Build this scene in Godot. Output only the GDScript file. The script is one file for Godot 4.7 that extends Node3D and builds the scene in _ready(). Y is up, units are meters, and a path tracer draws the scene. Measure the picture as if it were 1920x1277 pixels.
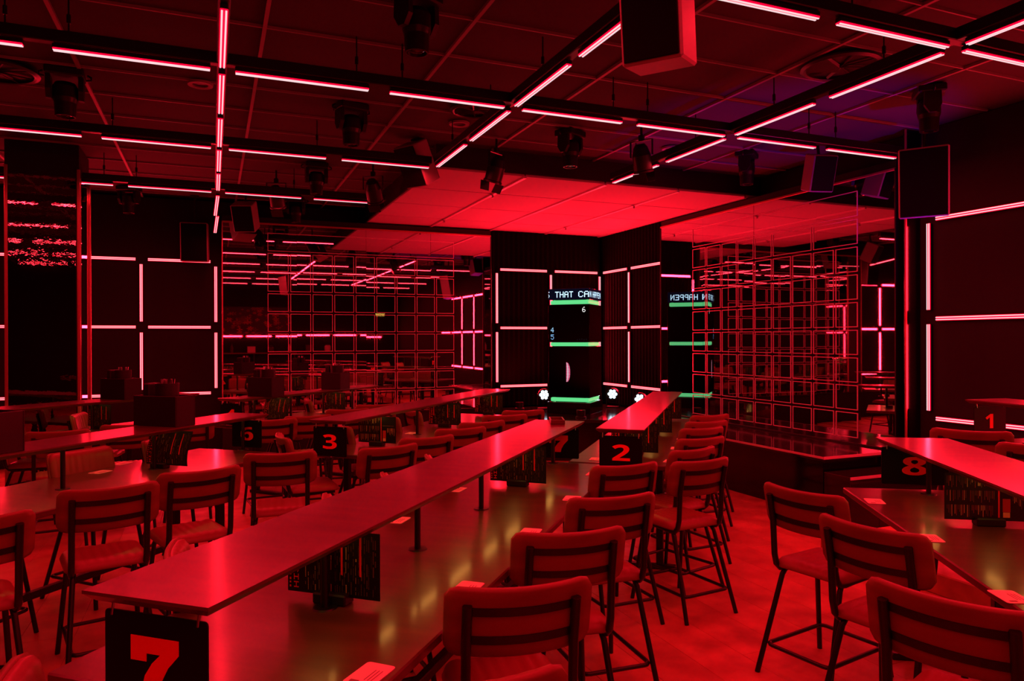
extends Node3D

# ---------------------------------------------------------------- constants
const CEIL := 4.4          # dark tiled ceiling
const STAGE_CEIL := 4.1    # lowered white ceiling over the stage corner
const BEAM := 4.0          # underside of the light beams
const STAGE := 0.68
const SHELF := 1.29
const TABLE := 0.95
const BX := [-4.604, -2.267, 0.07, 2.407, 4.744, 7.08]                 # beam nodes across
const BZ := [1.25, -1.09, -3.44, -5.78, -8.135, -10.55]                # beam nodes in depth
var RED := Color(1.0, 0.05, 0.15)
var M := {}
var taken := {}
var rng := RandomNumberGenerator.new()
var tube_energy := 0.9
var wall_tube_energy := 0.9

# ---------------------------------------------------------------- mesh builder
class MB:
	var v := PackedVector3Array()
	var n := PackedVector3Array()
	var uv := PackedVector2Array()
	var ix := PackedInt32Array()
	func vert(p: Vector3, nn: Vector3, t := Vector2.ZERO) -> int:
		v.append(p); n.append(nn); uv.append(t)
		return v.size() - 1
	func tri(a: int, b: int, c: int) -> void:
		var f: Vector3 = (v[b] - v[a]).cross(v[c] - v[a])
		if f.dot(n[a] + n[b] + n[c]) > 0.0:
			ix.append_array([a, c, b])
		else:
			ix.append_array([a, b, c])
	func poly(pts: Array, inside: Vector3) -> void:
		var c := Vector3.ZERO
		for p in pts: c += p
		c /= pts.size()
		var nn: Vector3 = (pts[1] - pts[0]).cross(pts[2] - pts[0])
		if nn.length() < 1e-12: return
		nn = nn.normalized()
		if nn.dot(c - inside) < 0.0: nn = -nn
		var first := v.size()
		for p in pts: vert(p, nn)
		for k in range(1, pts.size() - 1): tri(first, first + k, first + k + 1)
	func quad_uv(a: Vector3, b: Vector3, c: Vector3, d: Vector3) -> void:
		# a top left, b top right, c bottom right, d bottom left as seen from the front
		var nn := (d - a).cross(b - a).normalized()
		var i := vert(a, nn, Vector2(0, 0))
		vert(b, nn, Vector2(1, 0)); vert(c, nn, Vector2(1, 1)); vert(d, nn, Vector2(0, 1))
		tri(i, i + 1, i + 2); tri(i, i + 2, i + 3)
	func box(c: Vector3, s: Vector3, ch := 0.0, b := Basis.IDENTITY) -> void:
		var h := s / 2.0
		var P := func(sx, sy, sz, k) -> Vector3:
			var q := Vector3(sx * h.x, sy * h.y, sz * h.z)
			if k != 0: q.x -= sx * ch
			if k != 1: q.y -= sy * ch
			if k != 2: q.z -= sz * ch
			return c + b * q
		var sg := [-1, 1]
		for s0 in sg:
			poly([P.call(s0, -1, -1, 0), P.call(s0, 1, -1, 0), P.call(s0, 1, 1, 0), P.call(s0, -1, 1, 0)], c)
			poly([P.call(-1, s0, -1, 1), P.call(1, s0, -1, 1), P.call(1, s0, 1, 1), P.call(-1, s0, 1, 1)], c)
			poly([P.call(-1, -1, s0, 2), P.call(1, -1, s0, 2), P.call(1, 1, s0, 2), P.call(-1, 1, s0, 2)], c)
		if ch > 0.0:
			for s0 in sg:
				for s1 in sg:
					poly([P.call(s0, s1, -1, 0), P.call(s0, s1, 1, 0), P.call(s0, s1, 1, 1), P.call(s0, s1, -1, 1)], c)
					poly([P.call(s0, -1, s1, 0), P.call(s0, 1, s1, 0), P.call(s0, 1, s1, 2), P.call(s0, -1, s1, 2)], c)
					poly([P.call(-1, s0, s1, 1), P.call(1, s0, s1, 1), P.call(1, s0, s1, 2), P.call(-1, s0, s1, 2)], c)
					for s2 in sg:
						poly([P.call(s0, s1, s2, 0), P.call(s0, s1, s2, 1), P.call(s0, s1, s2, 2)], c)
	func tube(path: Array, r: float, sides := 8, closed := false) -> void:
		var m := path.size()
		var rings := []
		var up := Vector3.UP
		var t0: Vector3 = (path[1] - path[0]).normalized()
		if absf(t0.dot(up)) > 0.9: up = Vector3.RIGHT
		var side := t0.cross(up).normalized()
		for i in m:
			var a: Vector3 = path[(i - 1 + m) % m] if (i > 0 or closed) else path[0]
			var e: Vector3 = path[(i + 1) % m] if (i < m - 1 or closed) else path[m - 1]
			var t := (e - a).normalized()
			side = (side - t * side.dot(t)).normalized()
			var bi := t.cross(side)
			var ring := []
			for k in sides:
				var w := TAU * k / sides
				var d := side * cos(w) + bi * sin(w)
				ring.append(vert(path[i] + d * r, d))
			rings.append(ring)
		for i in (m if closed else m - 1):
			var A: Array = rings[i]
			var B: Array = rings[(i + 1) % m]
			for k in sides:
				var k2 := (k + 1) % sides
				tri(A[k], A[k2], B[k2]); tri(A[k], B[k2], B[k])
		if not closed:
			for e in [0, m - 1]:
				var t: Vector3 = (path[1] - path[0]).normalized() * -1.0 if e == 0 else (path[m - 1] - path[m - 2]).normalized()
				var c := vert(path[e], t)
				var ids := []
				for k in sides: ids.append(vert(v[rings[e][k]], t))
				for k in sides: tri(c, ids[k], ids[(k + 1) % sides])
	func lathe(profile: Array, o: Vector3, segs := 20, b := Basis.IDENTITY) -> void:
		for i in profile.size() - 1:
			var p: Vector2 = profile[i]
			var q: Vector2 = profile[i + 1]
			var d := q - p
			if d.length() < 1e-9: continue
			var nn := Vector2(d.y, -d.x).normalized()
			var first := v.size()
			for k in segs + 1:
				var w := TAU * k / segs
				var dir := Vector3(cos(w), 0, sin(w))
				var N := b * (dir * nn.x + Vector3.UP * nn.y)
				vert(o + b * (dir * p.x + Vector3.UP * p.y), N)
				vert(o + b * (dir * q.x + Vector3.UP * q.y), N)
			for k in segs:
				var a := first + 2 * k
				tri(a, a + 1, a + 3); tri(a, a + 3, a + 2)
	func prism(pts: PackedVector2Array, z0: float, z1: float, xf := Transform3D.IDENTITY) -> void:
		var t := Geometry2D.triangulate_polygon(pts)
		for side in [[z0, -1.0], [z1, 1.0]]:
			var N: Vector3 = xf.basis * Vector3(0, 0, 1.0 if (side[1] > 0) == (z1 > z0) else -1.0)
			var first := v.size()
			for p in pts: vert(xf * Vector3(p.x, p.y, side[0]), N)
			for k in range(0, t.size(), 3): tri(first + t[k], first + t[k + 1], first + t[k + 2])
		var area := 0.0
		for k in pts.size(): area += pts[k].cross(pts[(k + 1) % pts.size()])
		for k in pts.size():
			var p := pts[k]
			var q := pts[(k + 1) % pts.size()]
			var d := (q - p).normalized() * signf(area)
			var N := xf.basis * Vector3(d.y, -d.x, 0)
			var i := vert(xf * Vector3(p.x, p.y, z0), N)
			vert(xf * Vector3(q.x, q.y, z0), N); vert(xf * Vector3(q.x, q.y, z1), N); vert(xf * Vector3(p.x, p.y, z1), N)
			tri(i, i + 1, i + 2); tri(i, i + 2, i + 3)
	func mesh() -> ArrayMesh:
		var a := []
		a.resize(Mesh.ARRAY_MAX)
		a[Mesh.ARRAY_VERTEX] = v; a[Mesh.ARRAY_NORMAL] = n; a[Mesh.ARRAY_TEX_UV] = uv; a[Mesh.ARRAY_INDEX] = ix
		var m := ArrayMesh.new()
		m.add_surface_from_arrays(Mesh.PRIMITIVE_TRIANGLES, a)
		return m

# ---------------------------------------------------------------- object helpers
func numbered(called: String) -> String:
	taken[called] = taken.get(called, -1) + 1
	return called if taken[called] == 0 else "%s_%03d" % [called, taken[called]]

func put(called: String, mesh: Mesh, m: Material, parent: Node3D, at := Vector3.ZERO, b := Basis.IDENTITY) -> MeshInstance3D:
	var o := MeshInstance3D.new()
	o.name = numbered(called) if parent == self else called
	o.mesh = mesh
	o.material_override = m
	o.transform = Transform3D(b, at)
	parent.add_child(o, true)
	return o

func part(called: String, mb: MB, m: Material, parent: Node3D, at := Vector3.ZERO, b := Basis.IDENTITY) -> MeshInstance3D:
	return put(called, mb.mesh(), m, parent, at, b)

func boxmesh(s: Vector3, ch := 0.0) -> ArrayMesh:
	var b := MB.new()
	b.box(Vector3.ZERO, s, ch)
	return b.mesh()

func thing(called: String, label: String, category: String, at := Vector3.ZERO, turn := 0.0, group := "") -> Node3D:
	var o := Node3D.new()
	o.name = numbered(called)
	add_child(o)
	o.position = at
	o.rotation.y = turn
	tag(o, label, category, group)
	return o

func tag(o: Node, label: String, category: String, group := "") -> void:
	o.set_meta("label", label)
	o.set_meta("category", category)
	if group: o.set_meta("group", group)

func structure(called: String, label: String) -> Node3D:
	var o := Node3D.new()
	o.name = called
	add_child(o)
	o.set_meta("kind", "structure")
	o.set_meta("label", label)
	return o

func struct_mesh(called: String, mb: MB, m: Material, label: String) -> MeshInstance3D:
	var o := MeshInstance3D.new()
	o.name = called
	o.mesh = mb.mesh()
	o.material_override = m
	add_child(o)
	o.set_meta("kind", "structure")
	o.set_meta("label", label)
	return o

func heading(deg: float) -> float:
	return -deg_to_rad(deg)

func ahead(deg: float) -> Vector3:
	return Vector3(sin(deg_to_rad(deg)), 0, -cos(deg_to_rad(deg)))

func mat(key: String, c: Color, rough := 0.6, metal := 0.0, spec := 0.5) -> StandardMaterial3D:
	var m := StandardMaterial3D.new()
	m.resource_name = key
	m.albedo_color = c
	m.roughness = rough
	m.metallic = metal
	m.metallic_specular = spec
	M[key] = m
	return m

func glow(key: String, c: Color, e: float) -> StandardMaterial3D:
	var m := mat(key, Color(0.02, 0.02, 0.02), 0.5)
	m.emission_enabled = true
	m.emission = c
	m.emission_energy_multiplier = e
	return m

func noise_tex(seed_: int, freq: float, lo: Color, hi: Color, size := 512, octaves := 4, stretch := 1.0) -> ImageTexture:
	var fn := FastNoiseLite.new()
	fn.seed = seed_
	fn.frequency = freq
	fn.fractal_octaves = octaves
	fn.noise_type = FastNoiseLite.TYPE_SIMPLEX_SMOOTH
	var img := Image.create(size, size, false, Image.FORMAT_RGB8)
	for y in size:
		for x in size:
			# blend over the borders so that the picture repeats
			var u := float(x) / size
			var w := float(y) / size
			var a := fn.get_noise_2d(x * stretch, y)
			var b := fn.get_noise_2d((x - size) * stretch, y)
			var c := fn.get_noise_2d(x * stretch, y - size)
			var d := fn.get_noise_2d((x - size) * stretch, y - size)
			var r := lerpf(lerpf(a, b, u), lerpf(c, d, u), w)
			img.set_pixel(x, y, lo.lerp(hi, clampf(0.5 + r * 0.9, 0, 1)))
	img.generate_mipmaps()
	return ImageTexture.create_from_image(img)

func area_light(at: Vector3, b: Basis, sx: float, sy: float, c: Color, e: float, parent: Node) -> void:
	var l := AreaLight3D.new()
	l.name = "tube_light"
	l.area_size = Vector2(sx, sy)
	l.light_color = c
	l.light_energy = e
	l.area_range = 30.0
	l.shadow_enabled = true
	l.transform = Transform3D(b, at)
	parent.add_child(l, true)

# ---------------------------------------------------------------- _ready
func _ready() -> void:
	rng.seed = 7
	camera_and_light()
	materials()
	shell()
	beams()
	neon_panels()
	mirrors()
	stage()
	led_column()
	tables()
	chairs()
	table_things()
	hung_things()
	far_side()

func camera_and_light() -> void:
	var cam := Camera3D.new()
	cam.name = "camera"
	cam.position = Vector3(0, 2.0, 0)
	cam.rotation_degrees = Vector3(-0.101, -22.498, -0.1555)
	cam.fov = 50.475
	cam.near = 0.05
	add_child(cam)
	cam.current = true
	var e := Environment.new()
	e.background_mode = Environment.BG_COLOR
	e.background_color = Color(0, 0, 0)
	e.tonemap_mode = Environment.TONE_MAPPER_LINEAR
	e.tonemap_exposure = 1.0
	e.sdfgi_enabled = true
	e.ssao_enabled = true
	e.ssil_enabled = true
	var we := WorldEnvironment.new()
	we.name = "environment"
	we.environment = e
	add_child(we)

func materials() -> void:
	mat("black", Color(0.05, 0.05, 0.05), 0.55)
	mat("black_metal", Color(0.045, 0.042, 0.042), 0.38)
	mat("black_gloss", Color(0.035, 0.03, 0.03), 0.12)
	mat("panel_black", Color(0.10, 0.09, 0.09), 0.8)
	mat("curtain", Color(0.02, 0.018, 0.018), 0.9, 0.0, 0.2)
	mat("dark_trim", Color(0.10, 0.09, 0.09), 0.35)
	mat("red_trim", Color(0.75, 0.5, 0.48), 0.3, 0.6)
	mat("tile", Color(0.25, 0.24, 0.24), 0.9)
	mat("tbar", Color(0.58, 0.57, 0.56), 0.5)
	mat("white_tile", Color(0.74, 0.73, 0.73), 0.8)
	mat("stage_tbar", Color(0.95, 0.94, 0.94), 0.35, 0.5)
	var wt := noise_tex(3, 0.02, Color(0.27, 0.16, 0.10), Color(0.38, 0.24, 0.15), 512, 5, 0.15)
	var m := mat("table_wood", Color(1, 1, 1), 1.0)
	m.albedo_texture = wt
	m.roughness = 0.36
	m.clearcoat_enabled = true
	m.clearcoat = 0.6
	m.clearcoat_roughness = 0.15
	m.uv1_triplanar = true
	m.uv1_scale = Vector3(0.9, 0.9, 0.9)
	var ft := noise_tex(5, 0.015, Color(0.60, 0.43, 0.28), Color(0.84, 0.64, 0.45), 512, 5, 1.0)
	var fr := noise_tex(11, 0.02, Color(0.34, 0.34, 0.34), Color(0.6, 0.6, 0.6), 512, 5)
	for k in 3:
		m = mat("plank_%d" % k, [Color(1, 1, 1), Color(0.975, 0.97, 0.96), Color(0.95, 0.945, 0.94)][k], 1.0)
		m.albedo_texture = ft
		m.roughness_texture = fr
		m.uv1_triplanar = true
		m.uv1_world_triplanar = true
		m.uv1_scale = Vector3(0.31, 0.31, 0.31)
	var ct := noise_tex(21, 0.02, Color(0.40, 0.25, 0.15), Color(0.53, 0.35, 0.22), 256, 4, 0.2)
	m = mat("chair_wood", Color(1, 1, 1), 0.42)
	m.albedo_texture = ct
	m.uv1_triplanar = true
	m.uv1_scale = Vector3(1.7, 1.7, 1.7)
	mat("leather", Color(0.50, 0.25, 0.2), 0.36)
	m = mat("mirror", Color(0.78, 0.78, 0.79), 0.015, 1.0)
	m = mat("wavy_mirror", Color(0.62, 0.6, 0.6), 0.02, 1.0)
	m.heightmap_enabled = false
	m.normal_enabled = true
	var hn := noise_tex(31, 0.03, Color(0, 0, 0), Color(1, 1, 1), 256, 3)
	var himg := hn.get_image()
	himg.clear_mipmaps()
	himg.convert(Image.FORMAT_RGBA8)
	himg.bump_map_to_normal_map(1.2)
	m.normal_texture = ImageTexture.create_from_image(himg)
	m.normal_scale = 0.05
	m.uv1_triplanar = true
	m.uv1_scale = Vector3(1.6, 1.6, 1.6)
	glow("strip", Color(1.0, 0.85, 0.87), 1.0)
	glow("diffuser", Color(1.0, 0.0, 0.16), 2.2)
	mat("mirror_line", Color(0.96, 0.94, 0.94), 0.7)
	glow("green_glow", Color(0.40, 0.93, 0.58), 0.9)
	glow("warm_led", Color(1.0, 0.72, 0.32), 5.0)
	glow("lens_white", Color(0.85, 0.93, 1.0), 3.0)
	glow("lens_red", Color(1.0, 0.0, 0.14), 4.0)
	glow("lens_blue", Color(0.25, 0.1, 1.0), 3.0)
	mat("sign_black", Color(0.02, 0.02, 0.02), 0.6, 0.0, 0.3)
	mat("sign_red", Color(0.98, 0.12, 0.06), 0.6)
	mat("card", Color(0.95, 0.92, 0.90), 0.6)
	mat("card_print", Color(0.55, 0.42, 0.42), 0.7)
	mat("box_black", Color(0.07, 0.06, 0.06), 0.5)
	mat("steel", Color(0.7, 0.7, 0.7), 0.3, 1.0)
	mat("napkin", Color(0.8, 0.77, 0.74), 0.9)
	mat("stage_top", Color(0.16, 0.13, 0.13), 0.10)
	mat("nosing", Color(0.8, 0.75, 0.74), 0.4)
	mat("grille", Color(0.025, 0.023, 0.023), 0.75, 0.0, 0.25)
	mat("cabinet", Color(0.6, 0.58, 0.57), 0.5)
	mat("glass_lens", Color(0.03, 0.03, 0.05), 0.05)

# ---------------------------------------------------------------- room shell
func shell() -> void:
	# floor: a slab, and single planks along the depth of the room where the photo lets one tell them apart
	var b := MB.new()
	b.box(Vector3(1.0, -0.12, -4.0), Vector3(14.4, 0.2, 20.2))
	var fl := struct_mesh("floor", b, M.plank_1, "dark wooden plank floor lit red")
	var plank := boxmesh(Vector3(0.3285, 0.02, 1.9985), 0.0018)
	for i in 29:
		var x := 3.585 - 0.33 * 19 + 0.33 * i
		for k in 8:
			var z := 1.2 - 2.0 * k - fmod(i * 0.77, 2.0)
			if z < -12.6: continue
			put("plank", plank, M["plank_%d" % rng.randi_range(0, 2)], fl, Vector3(x, -0.01, z))
	# dark tiled ceiling
	var ce := structure("ceiling", "dark tiled suspended ceiling with pale grid bars")
	b = MB.new()
	b.box(Vector3(1.0, CEIL + 0.13, -4.0), Vector3(14.4, 0.2, 20.2))
	part("slab", b, M.black, ce)
	var tile := boxmesh(Vector3(1.43, 0.02, 0.704), 0.004)
	for i in range(-3, 6):
		for k in range(-10, 12):
			var x := 0.375 + 1.452 * i - 0.726
			var z := -5.845 - 0.724 * k + 0.362
			if x - 0.7 > 7.3 or x < -5.6 or z < -13.4 or z > 5.5: continue
			if x > 3.0 and z < -8.9: continue
			put("tile", tile, M.tile, ce, Vector3(x, CEIL + 0.02, z))
	for i in range(-3, 6):
		b = MB.new()
		var x := 0.375 + 1.452 * i
		if x > 7.5: continue
		var far := -13.5 if x < 2.6 else -8.55
		b.box(Vector3(x, CEIL, (far + 5.9) / 2), Vector3(0.03, 0.03, 5.9 - far))
		part("grid_bar", b, M.tbar, ce)
	for k in range(-15, 11):
		b = MB.new()
		var z := -5.845 - 0.724 * k
		var right := 7.55 if z > -8.5 else 2.55
		b.box(Vector3((right - 6.0) / 2, CEIL + 0.002, z), Vector3(right + 6.0, 0.024, 0.014))
		part("grid_bar", b, M.tbar, ce)
	# lowered white ceiling over the stage corner
	var sc := structure("ceiling_stage", "lowered white tiled ceiling over the corner stage")
	b = MB.new()
	b.box(Vector3(5.08, STAGE_CEIL + 0.19, -11.12), Vector3(5.06, 0.30, 5.08))
	part("fascia", b, M.black, sc)
	for i in 5:
		for k in 5:
			var x0 := 2.565 + 1.19 * i
			var x1 := minf(x0 + 1.19, 7.6)
			var z0 := -8.59 - 1.19 * k
			var z1 := maxf(z0 - 1.19, -13.6)
			if x1 - x0 < 0.1 or z0 - z1 < 0.1: continue
			b = MB.new()
			b.box(Vector3((x0 + x1) / 2, STAGE_CEIL + 0.025, (z0 + z1) / 2), Vector3(x1 - x0 - 0.012, 0.03, z0 - z1 - 0.03), 0.004)
			part("tile", b, M.white_tile, sc)
	for i in range(1, 5):
		b = MB.new()
		b.box(Vector3(2.565 + 1.19 * i, STAGE_CEIL + 0.003, -11.1), Vector3(0.04, 0.03, 5.0))
		part("grid_bar", b, M.stage_tbar, sc)
	for q in [[3.755, -9.78], [6.135, -9.78], [3.755, -12.16], [6.135, -12.16]]:
		b = MB.new()
		b.lathe([Vector2(0.0, -0.05), Vector2(0.018, -0.05), Vector2(0.012, -0.02), Vector2(0.04, -0.012), Vector2(0.04, 0.0)], Vector3(q[0], STAGE_CEIL, q[1]), 10)
		part("sprinkler", b, M.steel, sc)
	# walls
	b = MB.new()
	b.box(Vector3(1.0, 2.1, -13.75), Vector3(14.4, 4.6, 0.4))
	struct_mesh("wall_far", b, M.panel_black, "black far wall behind the light frames")
	b = MB.new()
	b.box(Vector3(7.8, 2.1, -4.0), Vector3(0.4, 4.6, 20.0))
	struct_mesh("wall_right", b, M.panel_black, "black right-hand wall behind the light frame")
	b = MB.new()
	b.box(Vector3(-6.1, 2.1, -4.0), Vector3(0.3, 4.6, 20.0))
	struct_mesh("wall_left", b, M.panel_black, "dark left-hand wall")
	b = MB.new()
	b.box(Vector3(1.0, 2.1, 6.0), Vector3(14.4, 4.6, 0.3))
	struct_mesh("wall_near", b, M.panel_black, "dark wall behind the camera")
	# backing panels of the corner, pleated black cloth
	for w in 2:
		var t := structure("trim_%d" % (w + 1), ["pleated black backing to the left of the corner", "pleated black backing to the right of the corner"][w])
		b = MB.new()
		var nf := 46
		var pts := []
		for k in nf + 1:
			pts.append(Vector2(2.42 * k / nf, 0.018 if k % 2 else 0.0))
		for k in nf:
			var p: Vector2 = pts[k]
			var q: Vector2 = pts[k + 1]
			var P0: Vector3
			var P1: Vector3
			if w == 0:
				P0 = Vector3(4.95 + p.x, 0.7, -13.06 + p.y); P1 = Vector3(4.95 + q.x, 0.7, -13.06 + q.y)
			else:
				P0 = Vector3(7.44 - p.y, 0.7, -10.86 - p.x); P1 = Vector3(7.44 - q.y, 0.7, -10.86 - q.x)
			var up := Vector3(0, 3.4, 0)
			b.poly([P0, P1, P1 + up, P0 + up], Vector3(9, 2, -15))
		part("curtain", b, M.curtain, t)
	# low platform on the right, where table one stands
	b = MB.new()
	b.box(Vector3(6.4, 0.085, -1.5), Vector3(2.4, 0.17, 7.2), 0.01)
	struct_mesh("floor_platform", b, M.plank_1, "low raised wooden platform under table one")
	# mirror clad column on the left
	var col := structure("wall_column", "square column clad in dark wavy mirror with red-lit edge trims")
	b = MB.new()
	b.box(Vector3(-1.90, 2.2, -10.64), Vector3(0.77, 4.4, 0.77))
	part("core", b, M.black, col)
	b = MB.new()
	b.box(Vector3(-1.90, 2.0, -10.25), Vector3(0.70, 4.0, 0.012))
	part("front_mirror", b, M.wavy_mirror, col)
	b = MB.new()
	b.box(Vector3(-1.516, 2.0, -10.64), Vector3(0.012, 4.0, 0.70), 0.0, Basis(Vector3.UP, 0.03))
	part("side_mirror", b, M.mirror, col, Vector3(0.006, 0, 0))
	for q in [[-2.27, -10.25], [-1.52, -10.25], [-1.51, -11.02]]:
		b = MB.new()
		b.box(Vector3(q[0], 2.05, q[1]), Vector3(0.035, 4.1, 0.03), 0.004)
		part("edge_trim", b, M.red_trim, col)

# ---------------------------------------------------------------- glowing tubes
var tube_meshes := {}
func tube_set(len_: float) -> Array:
	# a 4 cm channel along x, glowing towards -y
	var key := "%.3f" % len_
	if not tube_meshes.has(key):
		var c := MB.new()
		c.box(Vector3(0, 0.0205, 0), Vector3(len_, 0.03, 0.046), 0.004)
		var d := MB.new()
		d.box(Vector3(0, -0.0005, 0), Vector3(len_ - 0.004, 0.012, 0.048), 0.004)
		var s := MB.new()
		s.box(Vector3(0, -0.0085, 0), Vector3(len_ - 0.008, 0.006, 0.0105))
		tube_meshes[key] = [c.mesh(), d.mesh(), s.mesh()]
	return tube_meshes[key]

func tube(parent: Node3D, at: Vector3, b: Basis, len_: float, energy: float) -> void:
	var ms := tube_set(len_)
	var t := put("tube", ms[0], M.black_metal, parent, at, b)
	put("diffuser", ms[1], M.diffuser, t)
	for s in [-1, 1]:
		put("led_line", ms[2], M.strip, t, Vector3(0, 0, 0.0125 * s))
	# light of the same size just in front of the glowing face
	area_light(at + b * Vector3(0, -0.0135, 0), b * Basis(Vector3(1, 0, 0), Vector3(0, 0, -1), Vector3(0, 1, 0)), len_, 0.044, RED, energy, parent)

func beam_bars(parent: Node3D, a: Vector3, e: Vector3) -> void:
	var d := e - a
	var b := MB.new()
	var across := Vector3(0, 0, 1) if absf(d.x) > absf(d.z) else Vector3(1, 0, 0)
	var mid := (a + e) / 2
	var size := Vector3(absf(d.x), 0.085, absf(d.z)) + across * 0.075
	b.box(mid + Vector3(0, 0.082, 0), size, 0.006)
	part("beam", b, M.black_metal, parent)

func hanger(parent: Node3D, x: float, z: float) -> void:
	var b := MB.new()
	b.tube([Vector3(x, BEAM + 0.12, z), Vector3(x, CEIL, z)], 0.006, 6)
	b.lathe([Vector2(0.0, 0.0), Vector2(0.014, 0.0), Vector2(0.014, 0.06), Vector2(0.0, 0.06)], Vector3(x, BEAM + 0.18, z), 8)
	part("hanger_rod", b, M.black_metal, parent)

func beams() -> void:
	var names := ["sixth light beam from the far wall, behind the camera", "fifth light beam from the far wall, crossing over the camera",
		"nearest cross light beam in view, at the top right", "long cross light beam with red tubes passing above the middle of the room",
		"red cross light beam at upper left, second from the far wall", "red cross light beam at upper left nearest the far wall"]
	for r in 6:
		var z: float = BZ[r]
		var last := 5 if r < 4 else 3
		var t := thing("light_beam", names[r], "light beam", Vector3.ZERO, 0.0, "cross light beams")
		beam_bars(t, Vector3(BX[0], BEAM, z), Vector3(BX[last] + (0.0 if r < 4 else -0.05), BEAM, z))
		for k in last:
			for h in 2:
				var x0: float = BX[k] + 0.09 + 1.168 * h
				tube(t, Vector3(x0 + 0.5, BEAM, z), Basis.IDENTITY, 1.0, tube_energy)
				hanger(t, x0 + (0.1 if h else 0.9), z + 0.02)
	var along := Basis(Vector3(0, 0, 1), Vector3(0, 1, 0), Vector3(-1, 0, 0))
	var an := ["light beam running straight away from the camera at left", "light beam running from the big speaker towards the stage ceiling", "light beam at right running towards the stage ceiling"]
	for c in 3:
		var x: float = BX[2 + c]
		var last := 5 if c == 0 else 4
		var t := thing("light_beam", an[c], "light beam", Vector3.ZERO, 0.0, "lengthwise light beams")
		beam_bars(t, Vector3(x, BEAM + 0.002, BZ[0]), Vector3(x, BEAM + 0.002, BZ[last] + (0.06 if c else -0.1)))
		for k in last:
			for h in 2:
				var z0: float = BZ[k] - 0.09 - 1.175 * h
				tube(t, Vector3(x, BEAM + 0.002, z0 - 0.5), along, 1.0, tube_energy)
				hanger(t, x + 0.02, z0 - 0.5)
		if c == 0:
			# the last two tubes dip towards the far wall
			for h in 2:
				var p0 := Vector3(x, BEAM - 0.02 - 0.11 * h, BZ[5] - 0.15 - 1.08 * h)
				var p1 := p0 + Vector3(-0.03, -0.11, -1.0)
				var d := (p1 - p0).normalized()
				var side := d.cross(Vector3.UP).normalized()
				var bb := Basis(d, side.cross(d), side)
				tube(t, (p0 + p1) / 2, bb, 1.0, tube_energy * 0.5)

# a frame of tubes on a wall: o is the point at u = 0, right its direction, out the way it faces
func wall_tube(parent: Node3D, o: Vector3, right: Vector3, out: Vector3, u0: float, y0: float, u1: float, y1: float, e: float) -> void:
	var a := o + right * u0 + Vector3(0, y0, 0)
	var c := o + right * u1 + Vector3(0, y1, 0)
	var d := (c - a).normalized()
	var b := Basis(d, -out, d.cross(-out))
	tube(parent, (a + c) / 2, b, snappedf((c - a).length(), 0.001), e)

func neon_panels() -> void:
	var X := Vector3(1, 0, 0)
	var Z := Vector3(0, 0, 1)
	var h := [1.09, 2.22, 3.35]
	# left of the left mirror
	var t := thing("light_frame", "window-like frame of red tubes on the wall left of the left mirror", "light frame")
	var o := Vector3(0, 0, -13.49)
	for y in h:
		for u in [[-1.0, -0.03], [-2.13, -1.18], [-3.26, -2.3], [-4.4, -3.43]]:
			wall_tube(t, o, X, Z, u[0], y, u[1], y, wall_tube_energy)
	for u in [0.05, -1.1, -2.22, -3.35]:
		wall_tube(t, o, X, Z, u, 1.17, u, 2.13, wall_tube_energy)
		wall_tube(t, o, X, Z, u, 2.31, u, 3.27, wall_tube_energy)
	# the corner, left leaf and right leaf
	t = thing("light_frame", "frame of red tubes on the wall left of the far corner", "light frame")
	o = Vector3(0, 0, -13.0)
	for y in h:
		wall_tube(t, o, X, Z, 5.14, y, 6.14, y, wall_tube_energy)
		wall_tube(t, o, X, Z, 6.31, y, 7.28, y, wall_tube_energy)
	for u in [5.07, 6.225, 7.33]:
		wall_tube(t, o, X, Z, u, 1.17, u, 2.14, wall_tube_energy)
		wall_tube(t, o, X, Z, u, 2.31, u, 3.28, wall_tube_energy)
	t = thing("light_frame", "frame of red tubes on the wall right of the far corner", "light frame")
	o = Vector3(7.38, 0, 0)
	for y in h:
		wall_tube(t, o, Z, -X, -12.93, y, -12.02, y, wall_tube_energy)
		wall_tube(t, o, Z, -X, -11.87, y, -10.89, y, wall_tube_energy)
	wall_tube(t, o, Z, -X, -11.95, 1.17, -11.95, 2.14, wall_tube_energy)
	wall_tube(t, o, Z, -X, -11.95, 2.31, -11.95, 3.28, wall_tube_energy)
	# the near right wall
	t = thing("light_frame", "frame of red tubes on the right wall behind table one", "light frame")
	o = Vector3(7.55, 0, 0)
	for k in 4:
		for y in h:
			if k < 3 or y == 2.22: wall_tube(t, o, Z, -X, -5.71 + 1.155 * k, y, -4.73 + 1.155 * k, y, wall_tube_energy)
		if k > 2: continue
		wall_tube(t, o, Z, -X, -5.80 + 1.155 * k, 1.17, -5.80 + 1.155 * k, 2.16, wall_tube_energy)
		wall_tube(t, o, Z, -X, -5.80 + 1.155 * k, 2.32, -5.80 + 1.155 * k, 3.31, wall_tube_energy)

# ---------------------------------------------------------------- mirror walls with the printed squares
func ring_mesh(w: float, h: float) -> ArrayMesh:
	var b := MB.new()
	var t := 0.009
	b.box(Vector3(0, h / 2, 0), Vector3(w + t, t, 0.004))
	b.box(Vector3(0, -h / 2, 0), Vector3(w + t, t, 0.004))
	b.box(Vector3(-w / 2, 0, 0), Vector3(t, h - t, 0.004))
	b.box(Vector3(w / 2, 0, 0), Vector3(t, h - t, 0.004))
	return b.mesh()

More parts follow.
